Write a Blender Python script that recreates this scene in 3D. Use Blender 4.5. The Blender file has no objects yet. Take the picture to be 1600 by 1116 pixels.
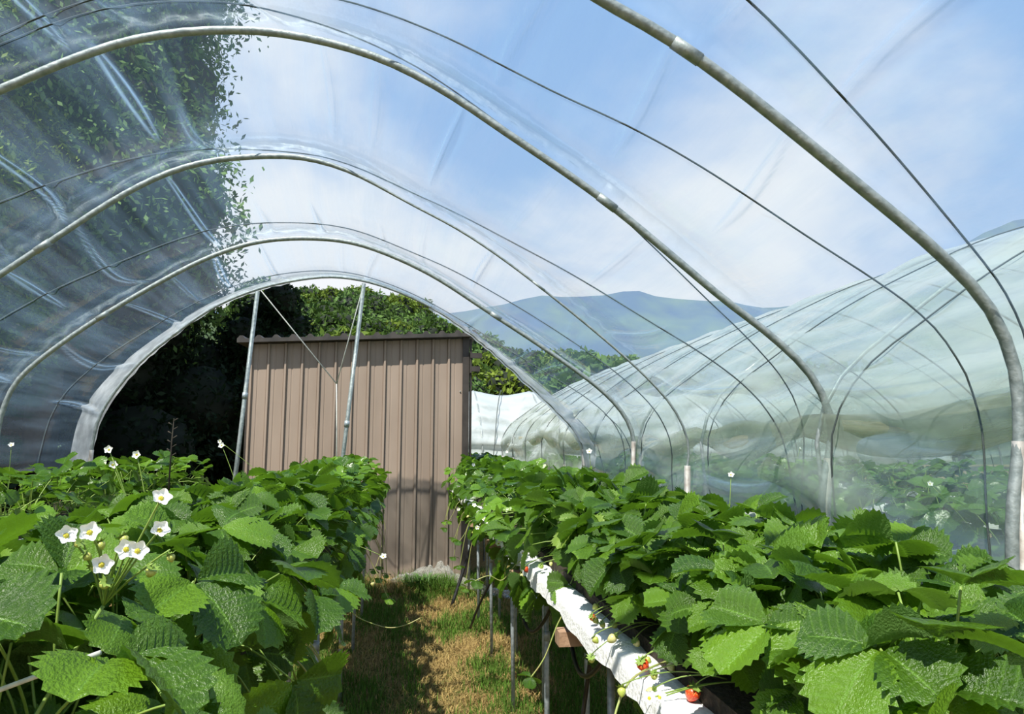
import bpy, math, random
import numpy as np
from mathutils import Vector, Matrix, noise
R = random.Random(7)
np.random.seed(7)
D = bpy.data
SC = bpy.context.scene
COL = SC.collection

# ---------------------------------------------------------------- camera
YAW, PITCH = 0.152825, 0.125058
cam = D.cameras.new('camera'); camo = D.objects.new('camera', cam); COL.objects.link(camo)
cam.sensor_width = 36.0; cam.lens = 1050.0 / 1600.0 * 36.0; cam.clip_start = 0.02; cam.clip_end = 3000
F_ = Vector((math.sin(YAW) * math.cos(PITCH), math.cos(YAW) * math.cos(PITCH), math.sin(PITCH)))
R_ = Vector((math.cos(YAW), -math.sin(YAW), 0)); U_ = R_.cross(F_)
camo.matrix_world = Matrix(((R_.x, U_.x, -F_.x, 0), (R_.y, U_.y, -F_.y, 0), (R_.z, U_.z, -F_.z, 1.6), (0, 0, 0, 1)))
SC.camera = camo

# ---------------------------------------------------------------- sky, sun, exposure
SUN_FROM = Vector((-0.36, -0.50, 1.0))
world = D.worlds.new('world'); SC.world = world; world.use_nodes = True
wt = world.node_tree; wt.nodes.clear()
def WN(t, **k):
    n = wt.nodes.new(t)
    for a, b in k.items(): setattr(n, a, b)
    return n
def wl(a, b): wt.links.new(a, b)
tc = WN('ShaderNodeTexCoord'); sep = WN('ShaderNodeSeparateXYZ'); wl(tc.outputs['Generated'], sep.inputs[0])
def wm(op, a, b=None, clamp=False):
    n = WN('ShaderNodeMath', operation=op, use_clamp=clamp)
    for i, v in enumerate((a, b)):
        if v is None: continue
        if isinstance(v, (int, float)): n.inputs[i].default_value = v
        else: wl(v, n.inputs[i])
    return n.outputs[0]
zc = wm('MAXIMUM', sep.outputs[2], 0.0)
den = wm('ADD', zc, 0.32)
comb = WN('ShaderNodeCombineXYZ'); wl(wm('DIVIDE', sep.outputs[0], den), comb.inputs[0]); wl(wm('DIVIDE', sep.outputs[1], den), comb.inputs[1])
nz = WN('ShaderNodeTexNoise'); nz.inputs['Scale'].default_value = 1.25; nz.inputs['Detail'].default_value = 9; nz.inputs['Roughness'].default_value = 0.52; nz.inputs['Distortion'].default_value = 0.25
mp = WN('ShaderNodeMapping'); mp.inputs['Location'].default_value = (3.1, 1.7, 0.0); wl(comb.outputs[0], mp.inputs[0]); wl(mp.outputs[0], nz.inputs['Vector'])
cl = wm('ADD', nz.outputs['Fac'], wm('MULTIPLY', wm('POWER', wm('SUBTRACT', 1.0, zc), 3.0), 0.38))
ramp = WN('ShaderNodeValToRGB'); ramp.color_ramp.elements[0].position = 0.46; ramp.color_ramp.elements[1].position = 0.74
ramp.color_ramp.interpolation = 'EASE'; wl(cl, ramp.inputs[0])
grad = WN('ShaderNodeMix', data_type='RGBA'); wl(wm('POWER', zc, 0.6, True), grad.inputs['Factor'])
grad.inputs['A'].default_value = (0.56, 0.72, 0.92, 1); grad.inputs['B'].default_value = (0.22, 0.43, 0.82, 1)
skym = WN('ShaderNodeMix', data_type='RGBA'); wl(ramp.outputs[0], skym.inputs['Factor'])
wl(grad.outputs['Result'], skym.inputs['A']); skym.inputs['B'].default_value = (0.90, 0.93, 0.97, 1)
bg = WN('ShaderNodeBackground'); bg.inputs['Strength'].default_value = 1.02; wl(skym.outputs['Result'], bg.inputs[0])
wo = WN('ShaderNodeOutputWorld'); wl(bg.outputs[0], wo.inputs[0])
sun = D.lights.new('sun', 'SUN'); sun.energy = 8.5; sun.angle = 0.0095; sun.color = (1.0, 0.94, 0.83)
suno = D.objects.new('sun', sun); COL.objects.link(suno); suno.rotation_euler = SUN_FROM.to_track_quat('Z', 'Y').to_euler()
SC.view_settings.view_transform = 'Standard'; SC.view_settings.look = 'None'
SC.view_settings.exposure = 0.0; SC.view_settings.gamma = 1.0; SC.view_settings.use_curve_mapping = False
SC.cycles.max_bounces = 7; SC.cycles.diffuse_bounces = 3; SC.cycles.glossy_bounces = 3
SC.cycles.transmission_bounces = 4; SC.cycles.transparent_max_bounces = 24
SC.cycles.sample_clamp_indirect = 4.0; SC.cycles.caustics_reflective = False; SC.cycles.caustics_refractive = False

# ---- tunnel cross-sections (x, z) of the hoops, one per hoop plane ----
HY=[-2.0,-0.75,0.5,1.85,2.97,4.3,5.5,7.0]
CL=[(-3.05,0),(-3.05,.7),(-3.04,1.3),(-2.98,1.72),(-2.86,2.07)]
CANON=CL+[(-2.57,2.40),(-2.25,2.68),(-1.89,2.93),(-1.52,3.15),(-1.22,3.28),(-.85,3.36),(-.4,3.33),(-.1,3.25),(.2,3.12),(.43,2.99),(.7,2.83),(.95,2.67),(1.23,2.46),(1.48,2.24),(1.70,2.05),(1.83,1.86),(1.90,1.65),(1.89,1.4),(1.84,.7),(1.82,0)]
P={0:CANON,
3:CL+[(-2.57,2.40),(-2.25,2.7),(-1.89,2.97),(-1.52,3.19),(-1.12,3.33),(-.7,3.39),(-.3,3.34),(.1,3.2),(.35,3.07),(.56,2.95),(.78,2.84),(1.01,2.69),(1.24,2.52),(1.41,2.39),(1.58,2.26),(1.73,2.13),(1.82,2.03),(1.88,1.90),(1.90,1.78),(1.89,1.6),(1.83,1.31),(1.80,.7),(1.78,0)],
4:CL+[(-2.6,2.42),(-2.3,2.7),(-2.0,2.92),(-1.73,3.07),(-1.52,3.20),(-1.29,3.32),(-1.08,3.39),(-.85,3.43),(-.63,3.44),(-.37,3.41),(-.11,3.34),(.16,3.21),(.43,3.04),(.70,2.87),(.95,2.70),(1.23,2.48),(1.48,2.28),(1.70,2.12),(1.89,1.95),(1.98,1.80),(2.01,1.66),(1.98,1.51),(1.93,1.29),(1.88,.7),(1.82,0)],
5:CL+[(-2.66,2.35),(-2.40,2.58),(-2.08,2.85),(-1.80,3.08),(-1.52,3.26),(-1.22,3.37),(-.84,3.42),(-.60,3.40),(-.35,3.32),(-.02,3.15),(.32,2.98),(.66,2.76),(1.06,2.46),(1.44,2.15),(1.68,1.92),(1.80,1.75),(1.86,1.56),(1.83,1.34),(1.81,.7),(1.79,0)],
6:[(-3.02,0),(-3.0,.9),(-2.99,1.6),(-2.96,1.86),(-2.86,2.09),(-2.57,2.37),(-2.25,2.62),(-1.89,2.87),(-1.57,3.06),(-1.24,3.19),(-.89,3.24),(-.53,3.23),(-.20,3.14),(.20,2.96),(.63,2.69),(1.12,2.38),(1.58,2.06),(1.81,1.82),(1.89,1.60),(1.87,1.33),(1.84,.7),(1.82,0)],
7:[(-3.02,0),(-3.0,.9),(-2.97,1.60),(-2.89,1.93),(-2.64,2.32),(-2.36,2.60),(-1.97,2.92),(-1.55,3.13),(-1.12,3.25),(-.73,3.29),(-.28,3.21),(.26,2.98),(.80,2.61),(1.49,1.99),(1.77,1.69),(1.86,1.45),(1.86,.9),(1.84,0)]}
def resample(pts,n=96):
    p=np.array(pts,float)
    # catmull-rom densify
    q=np.vstack([2*p[0]-p[1],p,2*p[-1]-p[-2]]);o=[]
    for i in range(1,len(q)-2):
        a,b,c,d=q[i-1:i+3]
        for t in np.linspace(0,1,8,endpoint=False):
            o.append(.5*((2*b)+(-a+c)*t+(2*a-5*b+4*c-d)*t*t+(-a+3*b-3*c+d)*t**3))
    o.append(p[-1]);o=np.array(o)
    for _ in range(3):
        o[1:-1]=(o[:-2]+2*o[1:-1]+o[2:])/4
    L=np.r_[0,np.cumsum(np.hypot(*np.diff(o,axis=0).T))];t=np.linspace(0,L[-1],n)
    return np.c_[np.interp(t,L,o[:,0]),np.interp(t,L,o[:,1])]
PR=[resample(P.get(k,CANON)) for k in range(8)]
S=np.linspace(0,1,96)
def prof(k,s): return np.array([np.interp(s,S,PR[k][:,0]),np.interp(s,S,PR[k][:,1])])
def surf(s,y,off=.03,sag=.13):
    """points on the film: s 0 (left foot)..1 (right foot), y depth"""
    y=min(max(y,HY[0]),HY[-1]); k=min(max(np.searchsorted(HY,y)-1,0),6)
    t=(y-HY[k])/(HY[k+1]-HY[k]); p=prof(k,s)*(1-t)+prof(k+1,s)*t
    e=1e-3;q=prof(k,min(s+e,1))-prof(k,max(s-e,0));n=np.array([-q[1],q[0]]);n/=np.hypot(*n)
    w=np.sin(np.pi*min(max((s-.12)/.76,0),1))**.7
    return p+n*(off-sag*w*np.sin(np.pi*t)**1.3)

# ---------------------------------------------------------------- material helpers
class NT:
    def __init__(s, name):
        s.m = D.materials.new(name); s.m.use_nodes = True; s.t = s.m.node_tree; s.t.nodes.clear()
        s.out = s.t.nodes.new('ShaderNodeOutputMaterial')
    def n(s, typ, ins=None, **k):
        n = s.t.nodes.new(typ)
        for a, b in k.items(): setattr(n, a, b)
        for a, b in (ins or {}).items():
            if hasattr(b, 'is_output'): s.t.links.new(b, n.inputs[a])
            elif isinstance(b, bpy.types.Node): s.t.links.new(b.outputs[0], n.inputs[a])
            else: n.inputs[a].default_value = b
        return n
    def math(s, op, a, b=0.0, clamp=False):
        return s.n('ShaderNodeMath', {0: a, 1: b}, operation=op, use_clamp=clamp).outputs[0]
    def mix(s, f, a, b): return s.n('ShaderNodeMix', {'Factor': f, 'A': a, 'B': b}, data_type='RGBA').outputs['Result']
    def noise(s, scale, detail=4, vec=None, rough=.5, coord='Object', stretch=None):
        if vec is None: vec = s.n('ShaderNodeTexCoord').outputs[coord]
        if stretch: vec = s.n('ShaderNodeMapping', {'Vector': vec, 'Scale': stretch}).outputs[0]
        return s.n('ShaderNodeTexNoise', {'Vector': vec, 'Scale': scale, 'Detail': detail, 'Roughness': rough}).outputs['Fac']
    def ramp(s, f, p0, p1, c0=(0, 0, 0, 1), c1=(1, 1, 1, 1)):
        r = s.n('ShaderNodeValToRGB', {0: f}); e = r.color_ramp.elements
        e[0].position = p0; e[1].position = p1; e[0].color = c0; e[1].color = c1
        return r.outputs[0]
    def bump(s, h, strength, dist=.01): return s.n('ShaderNodeBump', {'Height': h, 'Strength': strength, 'Distance': dist}).outputs[0]
    def done(s, sh):
        s.t.links.new(sh if hasattr(sh, 'is_output') else sh.outputs[0], s.out.inputs[0]); return s.m
def c4(r, g, b): return (r, g, b, 1)

def plain(name, ca, cb, scale=20, rough=.6, metal=0.0, bump=0.0, stretch=None, spec=.5):
    t = NT(name); f = t.ramp(t.noise(scale, 6, stretch=stretch), .35, .65)
    ins = {'Base Color': t.mix(f, c4(*ca), c4(*cb)), 'Roughness': rough, 'Metallic': metal, 'Specular IOR Level': spec}
    if bump: ins['Normal'] = t.bump(f, bump)
    return t.done(t.n('ShaderNodeBsdfPrincipled', ins))

def leaf_material(name, dark, light, vein, under, gloss=.30, veins=True, trans=.42):
    t = NT(name)
    rnd = t.n('ShaderNodeObjectInfo').outputs['Random']
    nf = t.noise(9, 3)
    f = t.math('ADD', t.math('MULTIPLY', t.math('POWER', rnd, 1.5), .80), t.math('MULTIPLY', nf, .35), True)
    col = t.mix(f, c4(*dark), c4(*light))
    if veins:
        uv = t.n('ShaderNodeUVMap').outputs[0]; sp = t.n('ShaderNodeSeparateXYZ', {0: uv})
        au = t.math('ABSOLUTE', t.math('SUBTRACT', t.math('MULTIPLY', sp.outputs[0], 2.0), 1.0))
        tri = t.math('ABSOLUTE', t.math('SUBTRACT', t.math('FRACT', t.math('ADD', sp.outputs[1], .5)), .5))
        lat = t.ramp(tri, .03, .16, c4(1, 1, 1), c4(0, 0, 0))
        mid = t.ramp(au, .012, .045, c4(1, 1, 1), c4(0, 0, 0))
        v = t.math('MAXIMUM', t.math('MULTIPLY', lat, .28), t.math('MULTIPLY', mid, .75))
        col = t.mix(v, col, c4(*vein))
        dry = t.ramp(t.math('MULTIPLY', t.noise(35, 3), au), .66, .78)
        col = t.mix(t.math('MULTIPLY', dry, .55), col, c4(.16, .12, .03))
    back = t.n('ShaderNodeNewGeometry').outputs['Backfacing']
    col2 = t.mix(back, col, c4(*under))
    fine = t.noise(26, 3) if veins else t.noise(160, 3)
    p = t.n('ShaderNodeBsdfPrincipled', {'Base Color': col2, 'Roughness': t.math('ADD', gloss, t.math('MULTIPLY', back, .3)),
            'Specular IOR Level': .5, 'Normal': t.bump(fine, .42, .018)})
    tcol = t.mix(.6, col, c4(.20, .42, .02))
    tr = t.n('ShaderNodeBsdfTranslucent', {'Color': tcol})
    return t.done(t.n('ShaderNodeMixShader', {0: trans * .6, 1: p.outputs[0], 2: tr.outputs[0]}))

def film_material(name, haze, tint, hazecol, refl=1.0, blotch=.5, rough=.07, bump=.35, bscale=(70, 1.6, 1), fold=0.0):
    t = NT(name)
    uv = t.n('ShaderNodeUVMap').outputs[0]
    w1 = t.noise(1.0, 5, vec=uv, stretch=bscale, rough=.55)
    w2 = t.noise(1.0, 3, vec=uv, stretch=(9, 5, 1))
    nrm = t.bump(t.math('ADD', w1, t.math('MULTIPLY', w2, 2.0)), bump, .02)
    facing = t.n('ShaderNodeLayerWeight', {'Blend': .5, 'Normal': nrm}).outputs['Facing']
    fr = t.math('ADD', .045 * refl, t.math('MULTIPLY', t.math('POWER', facing, 4.5), .75 * refl), True)
    hz = t.math('MULTIPLY', haze, t.math('ADD', 1 - blotch * .5, t.math('MULTIPLY', t.ramp(w1, .42, .68), blotch * 1.6)))
    hz = t.math('ADD', hz, t.math('MULTIPLY', t.math('POWER', facing, 3.0), haze * 1.3), True)
    if fold:
        fa = t.n('ShaderNodeAttribute', attribute_name='Col').outputs['Fac']
        hz = t.math('ADD', hz, t.math('MULTIPLY', fa, fold), True); fr = t.math('ADD', fr, t.math('MULTIPLY', fa, .12), True)
    tr = t.n('ShaderNodeBsdfTransparent', {'Color': c4(*tint)})
    df = t.n('ShaderNodeBsdfDiffuse', {'Color': c4(*hazecol)}); tl = t.n('ShaderNodeBsdfTranslucent', {'Color': c4(*hazecol)})
    dt = t.n('ShaderNodeMixShader', {0: .5, 1: df.outputs[0], 2: tl.outputs[0]})
    a = t.n('ShaderNodeMixShader', {0: hz, 1: tr.outputs[0], 2: dt.outputs[0]})
    gl = t.n('ShaderNodeBsdfGlossy', {'Color': c4(.95, .97, 1), 'Roughness': rough, 'Normal': nrm})
    return t.done(t.n('ShaderNodeMixShader', {0: fr, 1: a.outputs[0], 2: gl.outputs[0]}))

def attr_material(name, rough=.8, trans=.25):
    t = NT(name); col = t.n('ShaderNodeAttribute', attribute_name='Col').outputs['Color']
    p = t.n('ShaderNodeBsdfPrincipled', {'Base Color': col, 'Roughness': rough, 'Specular IOR Level': .2})
    tr = t.n('ShaderNodeBsdfTranslucent', {'Color': col})
    return t.done(t.n('ShaderNodeMixShader', {0: trans, 1: p.outputs[0], 2: tr.outputs[0]}))

def tree_material(name, dark, light):
    t = NT(name); g = t.n('ShaderNodeNewGeometry').outputs['Random Per Island']
    rnd = t.n('ShaderNodeObjectInfo').outputs['Random']
    f = t.math('ADD', t.math('MULTIPLY', g, .5), t.math('MULTIPLY', rnd, .5), True)
    col = t.mix(f, c4(*dark), c4(*light))
    p = t.n('ShaderNodeBsdfPrincipled', {'Base Color': col, 'Roughness': .7, 'Specular IOR Level': .2})
    tr = t.n('ShaderNodeBsdfTranslucent', {'Color': col})
    return t.done(t.n('ShaderNodeMixShader', {0: .25, 1: p.outputs[0], 2: tr.outputs[0]}))

M = {}
M['leaf'] = leaf_material('strawberry_leaf', (.014, .055, .004), (.145, .285, .014), (.15, .31, .035), (.10, .20, .04), gloss=.33, trans=.50)
M['leaf_pale'] = leaf_material('young_leaf', (.14, .26, .03), (.22, .33, .05), (.26, .38, .09), (.2, .3, .1))
M['stem'] = plain('leaf_stalk', (.16, .26, .04), (.24, .34, .07), 30, .5)
M['runner'] = plain('runner_stalk', (.30, .38, .10), (.34, .30, .12), 30, .5)
M['petal'] = plain('white_petal', (.82, .84, .80), (.88, .88, .85), 60, .5)
M['flower_center'] = plain('yellow_flower_centre', (.62, .50, .03), (.45, .48, .04), 300, .6, bump=.5)
def berry_material(name, ca, cb):
    t = NT(name); v = t.n('ShaderNodeTexVoronoi', {'Vector': t.n('ShaderNodeTexCoord').outputs['Object'], 'Scale': 330.0}).outputs['Distance']
    f = t.ramp(v, .10, .32)
    col = t.mix(f, c4(.75, .6, .15), t.mix(t.ramp(t.noise(60, 3), .4, .6), c4(*ca), c4(*cb)))
    return t.done(t.n('ShaderNodeBsdfPrincipled', {'Base Color': col, 'Roughness': .28, 'Normal': t.bump(f, .5, .002)}))
M['berry_green'] = berry_material('unripe_berry', (.36, .46, .07), (.50, .54, .13))
M['berry_white'] = berry_material('half_ripe_berry', (.52, .54, .18), (.60, .56, .26))
M['berry_red'] = berry_material('ripe_berry', (.62, .035, .012), (.72, .09, .02))
M['galvanised'] = plain('galvanised_pipe', (.22, .26, .26), (.36, .40, .40), 35, .55, .45, .15)
M['galv_leg'] = plain('zinc_coated_leg', (.25, .30, .33), (.42, .47, .50), 40, .5, .4, .15)
M['rust'] = plain('weathered_pipe', (.25, .225, .20), (.44, .44, .43), 14, .6, .3, .2)
M['rope'] = plain('dark_braided_rope', (.015, .025, .025), (.07, .09, .09), 400, .8)
M['paleline'] = plain('pale_twine', (.45, .45, .40), (.6, .6, .55), 100, .8)
M['black_hose'] = plain('black_rubber_hose', (.010, .010, .011), (.022, .022, .024), 40, .4)
M['wood'] = plain('weathered_timber', (.33, .20, .12), (.46, .30, .20), 18, .8, bump=.3, stretch=(1, 8, 1))
M['dark_tray'] = plain('dark_grow_tray', (.02, .02, .02), (.05, .045, .04), 20, .7)
M['white_cover'] = plain('white_woven_cover', (.80, .80, .78), (.90, .90, .88), 90, .6, bump=.3)
M['soil'] = plain('peat_substrate', (.02, .014, .008), (.05, .035, .02), 60, .95, bump=.6)
M['shed'] = plain('brown_coated_sheet', (.235, .185, .148), (.295, .235, .19), 2.2, .55, .0, .03, (1, 1, .35))
M['shed_dark'] = plain('dark_brown_trim', (.022, .018, .016), (.04, .034, .03), 8, .5)
M['roof'] = plain('dark_roof_sheet', (.02, .019, .018), (.045, .04, .036), 8, .55)
M['film'] = film_material('clear_polythene_film', .10, (.945, .975, .985), (.42, .66, .98), .8, .8, .07, .32, fold=.70)  # blue of scattered skylight is put into the haze colour
M['film_hem'] = film_material('gathered_polythene', .40, (.93, .96, .98), (.84, .91, 1.0), 1.0, .6, .12, .35, (50, 6, 1))
M['film_milky'] = film_material('milky_polythene', .34, (.88, .94, .91), (.60, .69, .655), .8, .8, .15, .5, (26, 2.2, 1))
M['film_white'] = film_material('weathered_white_polythene', .74, (.9, .95, .96), (.66, .74, .76), .9, .4, .2, .5, (14, 4, 1))
M['film_roll'] = film_material('rolled_up_polythene', .36, (.86, .88, .78), (.58, .57, .42), .8, .9, .2, .8, (10, 3, 1))
M['film_scrap'] = film_material('crumpled_polythene', .30, (.9, .9, .88), (.85, .83, .76), 1.2, .8, .10, .9, (30, 30, 1))
M['grass'] = attr_material('grass_blade')
M['bark'] = plain('dark_bark', (.03, .024, .018), (.06, .05, .035), 10, .9, bump=.5)
M['tree_dark'] = tree_material('dark_needle_foliage', (.028, .075, .026), (.15, .26, .06))
M['tree_shade'] = tree_material('shade_darkened_foliage', (.006, .018, .007), (.02, .045, .014))  # deep shade under the tall crowns is painted into these leaf colours
M['tree_mid'] = tree_material('mid_green_foliage', (.022, .060, .012), (.085, .15, .025))
M['tree_yellow'] = tree_material('yellow_green_foliage', (.07, .13, .015), (.19, .26, .035))
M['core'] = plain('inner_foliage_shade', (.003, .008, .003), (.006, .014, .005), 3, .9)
M['mount'] = plain('haze_blue_wooded_slope', (.072, .115, .185), (.11, .165, .175), .02, .95)  # bluish aerial haze is mixed into the slope colours
M['hillsoil'] = plain('hillside_undergrowth', (.02, .045, .012), (.04, .07, .02), .3, .95)

def ground_material():
    t = NT('dry_grass_ground'); n1 = t.noise(1.7, 6); n2 = t.noise(28, 6)
    c = t.mix(t.ramp(n1, .42, .60), c4(.20, .125, .05), c4(.085, .105, .025))
    c = t.mix(t.ramp(n2, .40, .68), c, c4(.30, .21, .095))
    return t.done(t.n('ShaderNodeBsdfPrincipled', {'Base Color': c, 'Roughness': .95, 'Specular IOR Level': .1, 'Normal': t.bump(n2, .8, .03)}))
M['ground'] = ground_material()

# ---------------------------------------------------------------- mesh helpers
class MB:
    """collects verts, faces, uvs and material slots for ONE mesh"""
    def __init__(s): s.v = []; s.f = []; s.uv = {}; s.mi = []
    def add(s, vs, fs, mi=0, uvs=None, mat=None):
        o = len(s.v)
        for i, v in enumerate(vs):
            v = Vector(v)
            if mat is not None: v = mat @ v
            s.v.append(v[:])
            if uvs: s.uv[o + i] = uvs[i]
        for f in fs: s.f.append(tuple(o + i for i in f)); s.mi.append(mi)
        return s
    def box(s, x0, x1, y0, y1, z0, z1, mi=0, mat=None):
        vs = [(x, y, z) for z in (z0, z1) for y in (y0, y1) for x in (x0, x1)]
        return s.add(vs, [(0, 2, 3, 1), (4, 5, 7, 6), (0, 1, 5, 4), (2, 6, 7, 3), (0, 4, 6, 2), (1, 3, 7, 5)], mi, mat=mat)
    def tube(s, pts, r, n=8, mi=0, mat=None, cap=True):
        pts = [Vector(p) for p in pts]; vs = []; m = len(pts); a = None
        for i, p in enumerate(pts):
            d = (pts[min(i + 1, m - 1)] - pts[max(i - 1, 0)]).normalized()
            if a is None: a = d.orthogonal().normalized()
            a = (a - d * a.dot(d)); a = a.normalized() if a.length > 1e-6 else d.orthogonal().normalized()
            b = d.cross(a); rr = r[i] if isinstance(r, (list, tuple)) else r
            for k in range(n):
                t = 2 * math.pi * k / n; vs.append(p + (a * math.cos(t) + b * math.sin(t)) * rr)
        fs = [(i * n + k, i * n + (k + 1) % n, (i + 1) * n + (k + 1) % n, (i + 1) * n + k) for i in range(m - 1) for k in range(n)]
        if cap: fs += [tuple(range(n - 1, -1, -1)), tuple((m - 1) * n + k for k in range(n))]
        return s.add(vs, fs, mi, mat=mat)
    def mesh(s, name, mats, smooth=True):
        me = D.meshes.new(name); me.from_pydata(s.v, [], s.f)
        for m in (mats if isinstance(mats, (list, tuple)) else [mats]): me.materials.append(m)
        if smooth: me.polygons.foreach_set('use_smooth', [True] * len(s.f))
        if any(s.mi): me.polygons.foreach_set('material_index', s.mi)
        if s.uv:
            ul = me.uv_layers.new(name='UVMap'); li = np.empty(len(me.loops), np.int32); me.loops.foreach_get('vertex_index', li)
            arr = np.zeros((len(s.v), 2), np.float32)
            for i, q in s.uv.items(): arr[i] = q
            ul.data.foreach_set('uv', arr[li].ravel())
        me.update(); return me
    def build(s, name, mats, parent=None, smooth=True): return put(name, s.mesh(name, mats, smooth), parent)
def put(name, me, parent=None, mat=None):
    o = D.objects.new(name, me); COL.objects.link(o)
    if parent is not None: o.parent = parent
    if mat is not None: o.matrix_basis = mat
    return o
def tag(o, label, cat, group=None, kind=None):
    o['label'] = label; o['category'] = cat
    if group: o['group'] = group
    if kind: o['kind'] = kind
    return o
def thing(name, label, cat, loc=(0, 0, 0), group=None):
    o = D.objects.new(name, None); COL.objects.link(o); o.location = loc; o.empty_display_size = .1
    return tag(o, label, cat, group)
def np_mesh(name, V, Fq, mat, col=None, smooth=False, uv=None):
    """fast mesh from numpy: V (n,3), Fq (m,k) all faces with k corners"""
    me = D.meshes.new(name); m, k = Fq.shape
    me.vertices.add(len(V)); me.vertices.foreach_set('co', V.astype(np.float32).ravel())
    me.loops.add(m * k); me.loops.foreach_set('vertex_index', Fq.astype(np.int32).ravel())
    me.polygons.add(m); me.polygons.foreach_set('loop_start', np.arange(0, m * k, k, dtype=np.int32))
    me.polygons.foreach_set('loop_total', np.full(m, k, np.int32))
    if smooth: me.polygons.foreach_set('use_smooth', np.ones(m, bool))
    me.update(calc_edges=True)
    if col is not None:
        a = me.color_attributes.new('Col', 'FLOAT_COLOR', 'POINT'); a.data.foreach_set('color', np.c_[col, np.ones(len(col))].astype(np.float32).ravel())
    if uv is not None:
        ul = me.uv_layers.new(name='UVMap'); ul.data.foreach_set('uv', uv[Fq.ravel()].astype(np.float32).ravel())
    me.materials.append(mat); return me
def Rx(a): return Matrix.Rotation(a, 4, 'X')
def Ry(a): return Matrix.Rotation(a, 4, 'Y')
def Rz(a): return Matrix.Rotation(a, 4, 'Z')
def T(x, y, z): return Matrix.Translation((x, y, z))

# ---------------------------------------------------------------- ground, hills
g = MB(); NG = 40
for i in range(NG + 1):
    for j in range(NG + 1):
        x = -70 + 140 * i / NG; y = -20 + 85 * j / NG
        g.v.append((x, y, 0.0))
g.f = [(i * (NG + 1) + j, (i + 1) * (NG + 1) + j, (i + 1) * (NG + 1) + j + 1, i * (NG + 1) + j + 1) for i in range(NG) for j in range(NG)]; g.mi = [0] * len(g.f)
o = g.build('ground', M['ground']); o['kind'] = 'structure'

HX = [-80, -17, -7.7, -.1, 5.6, 11.5, 17.4, 32, 60, 110]; HZ = [22, 17.5, 18.3, 16.2, 13.6, 11, 9, 9, 8.5, 8]
def hill_z(x, y):
    t = min(max((y - 48) / 52, 0), 1); t = t * t * (3 - 2 * t) if t < 1 else 1
    return float(np.interp(x * 100 / max(y, 60), HX, HZ)) * (.25 * min(max((y - 40) / 10, 0), 1) + .75 * t) + 1.2 * noise.noise(Vector((x * .06, y * .06, 3)))
g = MB(); n1, n2 = 70, 40
for i in range(n1 + 1):
    for j in range(n2 + 1):
        x = -90 + 210 * i / n1; y = 40 + 90 * j / n2
        g.v.append((x, y, hill_z(x, y) - (1.5 if j == 0 else 0)))
g.f = [(i * (n2 + 1) + j, (i + 1) * (n2 + 1) + j, (i + 1) * (n2 + 1) + j + 1, i * (n2 + 1) + j + 1) for i in range(n1) for j in range(n2)]; g.mi = [0] * len(g.f)
o = g.build('hill_wooded', M['hillsoil']); o['kind'] = 'structure'; o.name = 'hill'
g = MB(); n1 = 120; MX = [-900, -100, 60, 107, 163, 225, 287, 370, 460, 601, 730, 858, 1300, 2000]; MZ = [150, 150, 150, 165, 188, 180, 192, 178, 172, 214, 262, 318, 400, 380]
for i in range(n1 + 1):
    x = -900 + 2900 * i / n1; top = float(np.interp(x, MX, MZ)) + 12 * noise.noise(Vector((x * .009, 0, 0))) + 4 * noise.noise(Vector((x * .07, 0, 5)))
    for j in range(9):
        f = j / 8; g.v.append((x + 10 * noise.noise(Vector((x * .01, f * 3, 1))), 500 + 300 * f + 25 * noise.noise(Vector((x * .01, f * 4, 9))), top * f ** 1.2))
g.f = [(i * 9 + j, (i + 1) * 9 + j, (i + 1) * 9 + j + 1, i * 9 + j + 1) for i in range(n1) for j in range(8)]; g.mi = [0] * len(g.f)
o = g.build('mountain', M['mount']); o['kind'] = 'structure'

# ---------------------------------------------------------------- trees
def crown_mesh(name, mat, blobs, n, size, seed, droop=0.0):
    """leaf sprays scattered over the surfaces of overlapping lobes"""
    rs = np.random.RandomState(seed); B = np.array(blobs, float); w = B[:, 3] ** 2; idx = rs.choice(len(B), n, p=w / w.sum())
    d = rs.normal(size=(n, 3)); d /= np.linalg.norm(d, axis=1)[:, None]
    rad = B[idx, 3] * (1 - .35 * rs.rand(n) ** 1.5) * (1 + .16 * np.sin(d[:, 0] * 9 + idx) * np.sin(d[:, 2] * 8 + idx * 2) + .10 * rs.randn(n))
    C = B[idx, :3] + d * rad[:, None] * np.array([1, 1, .85]); C[:, 2] -= droop * rs.rand(n) * rad
    a = rs.normal(size=(n, 3)) + d * .3; a[:, 2] -= .5; a /= np.linalg.norm(a, axis=1)[:, None]
    b = np.cross(a, rs.normal(size=(n, 3))); b /= np.linalg.norm(b, axis=1)[:, None]
    s = size * (.6 + .8 * rs.rand(n))[:, None]
    V = np.stack([C - a * s, C + b * s * .45, C + a * s, C - b * s * .45], 1).reshape(-1, 3)
    return np_mesh(name, V, np.arange(4 * n).reshape(n, 4), mat)
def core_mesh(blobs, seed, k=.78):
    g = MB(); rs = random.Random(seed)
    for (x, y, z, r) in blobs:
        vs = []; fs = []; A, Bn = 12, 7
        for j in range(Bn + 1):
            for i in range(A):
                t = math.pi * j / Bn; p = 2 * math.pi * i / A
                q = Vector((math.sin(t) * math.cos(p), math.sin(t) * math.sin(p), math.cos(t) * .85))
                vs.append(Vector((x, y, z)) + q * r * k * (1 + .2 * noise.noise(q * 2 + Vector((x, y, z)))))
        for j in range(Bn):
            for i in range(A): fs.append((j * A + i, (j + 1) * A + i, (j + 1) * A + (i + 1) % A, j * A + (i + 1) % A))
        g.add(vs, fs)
    return g.mesh('inner_foliage', M['core'])
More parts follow.
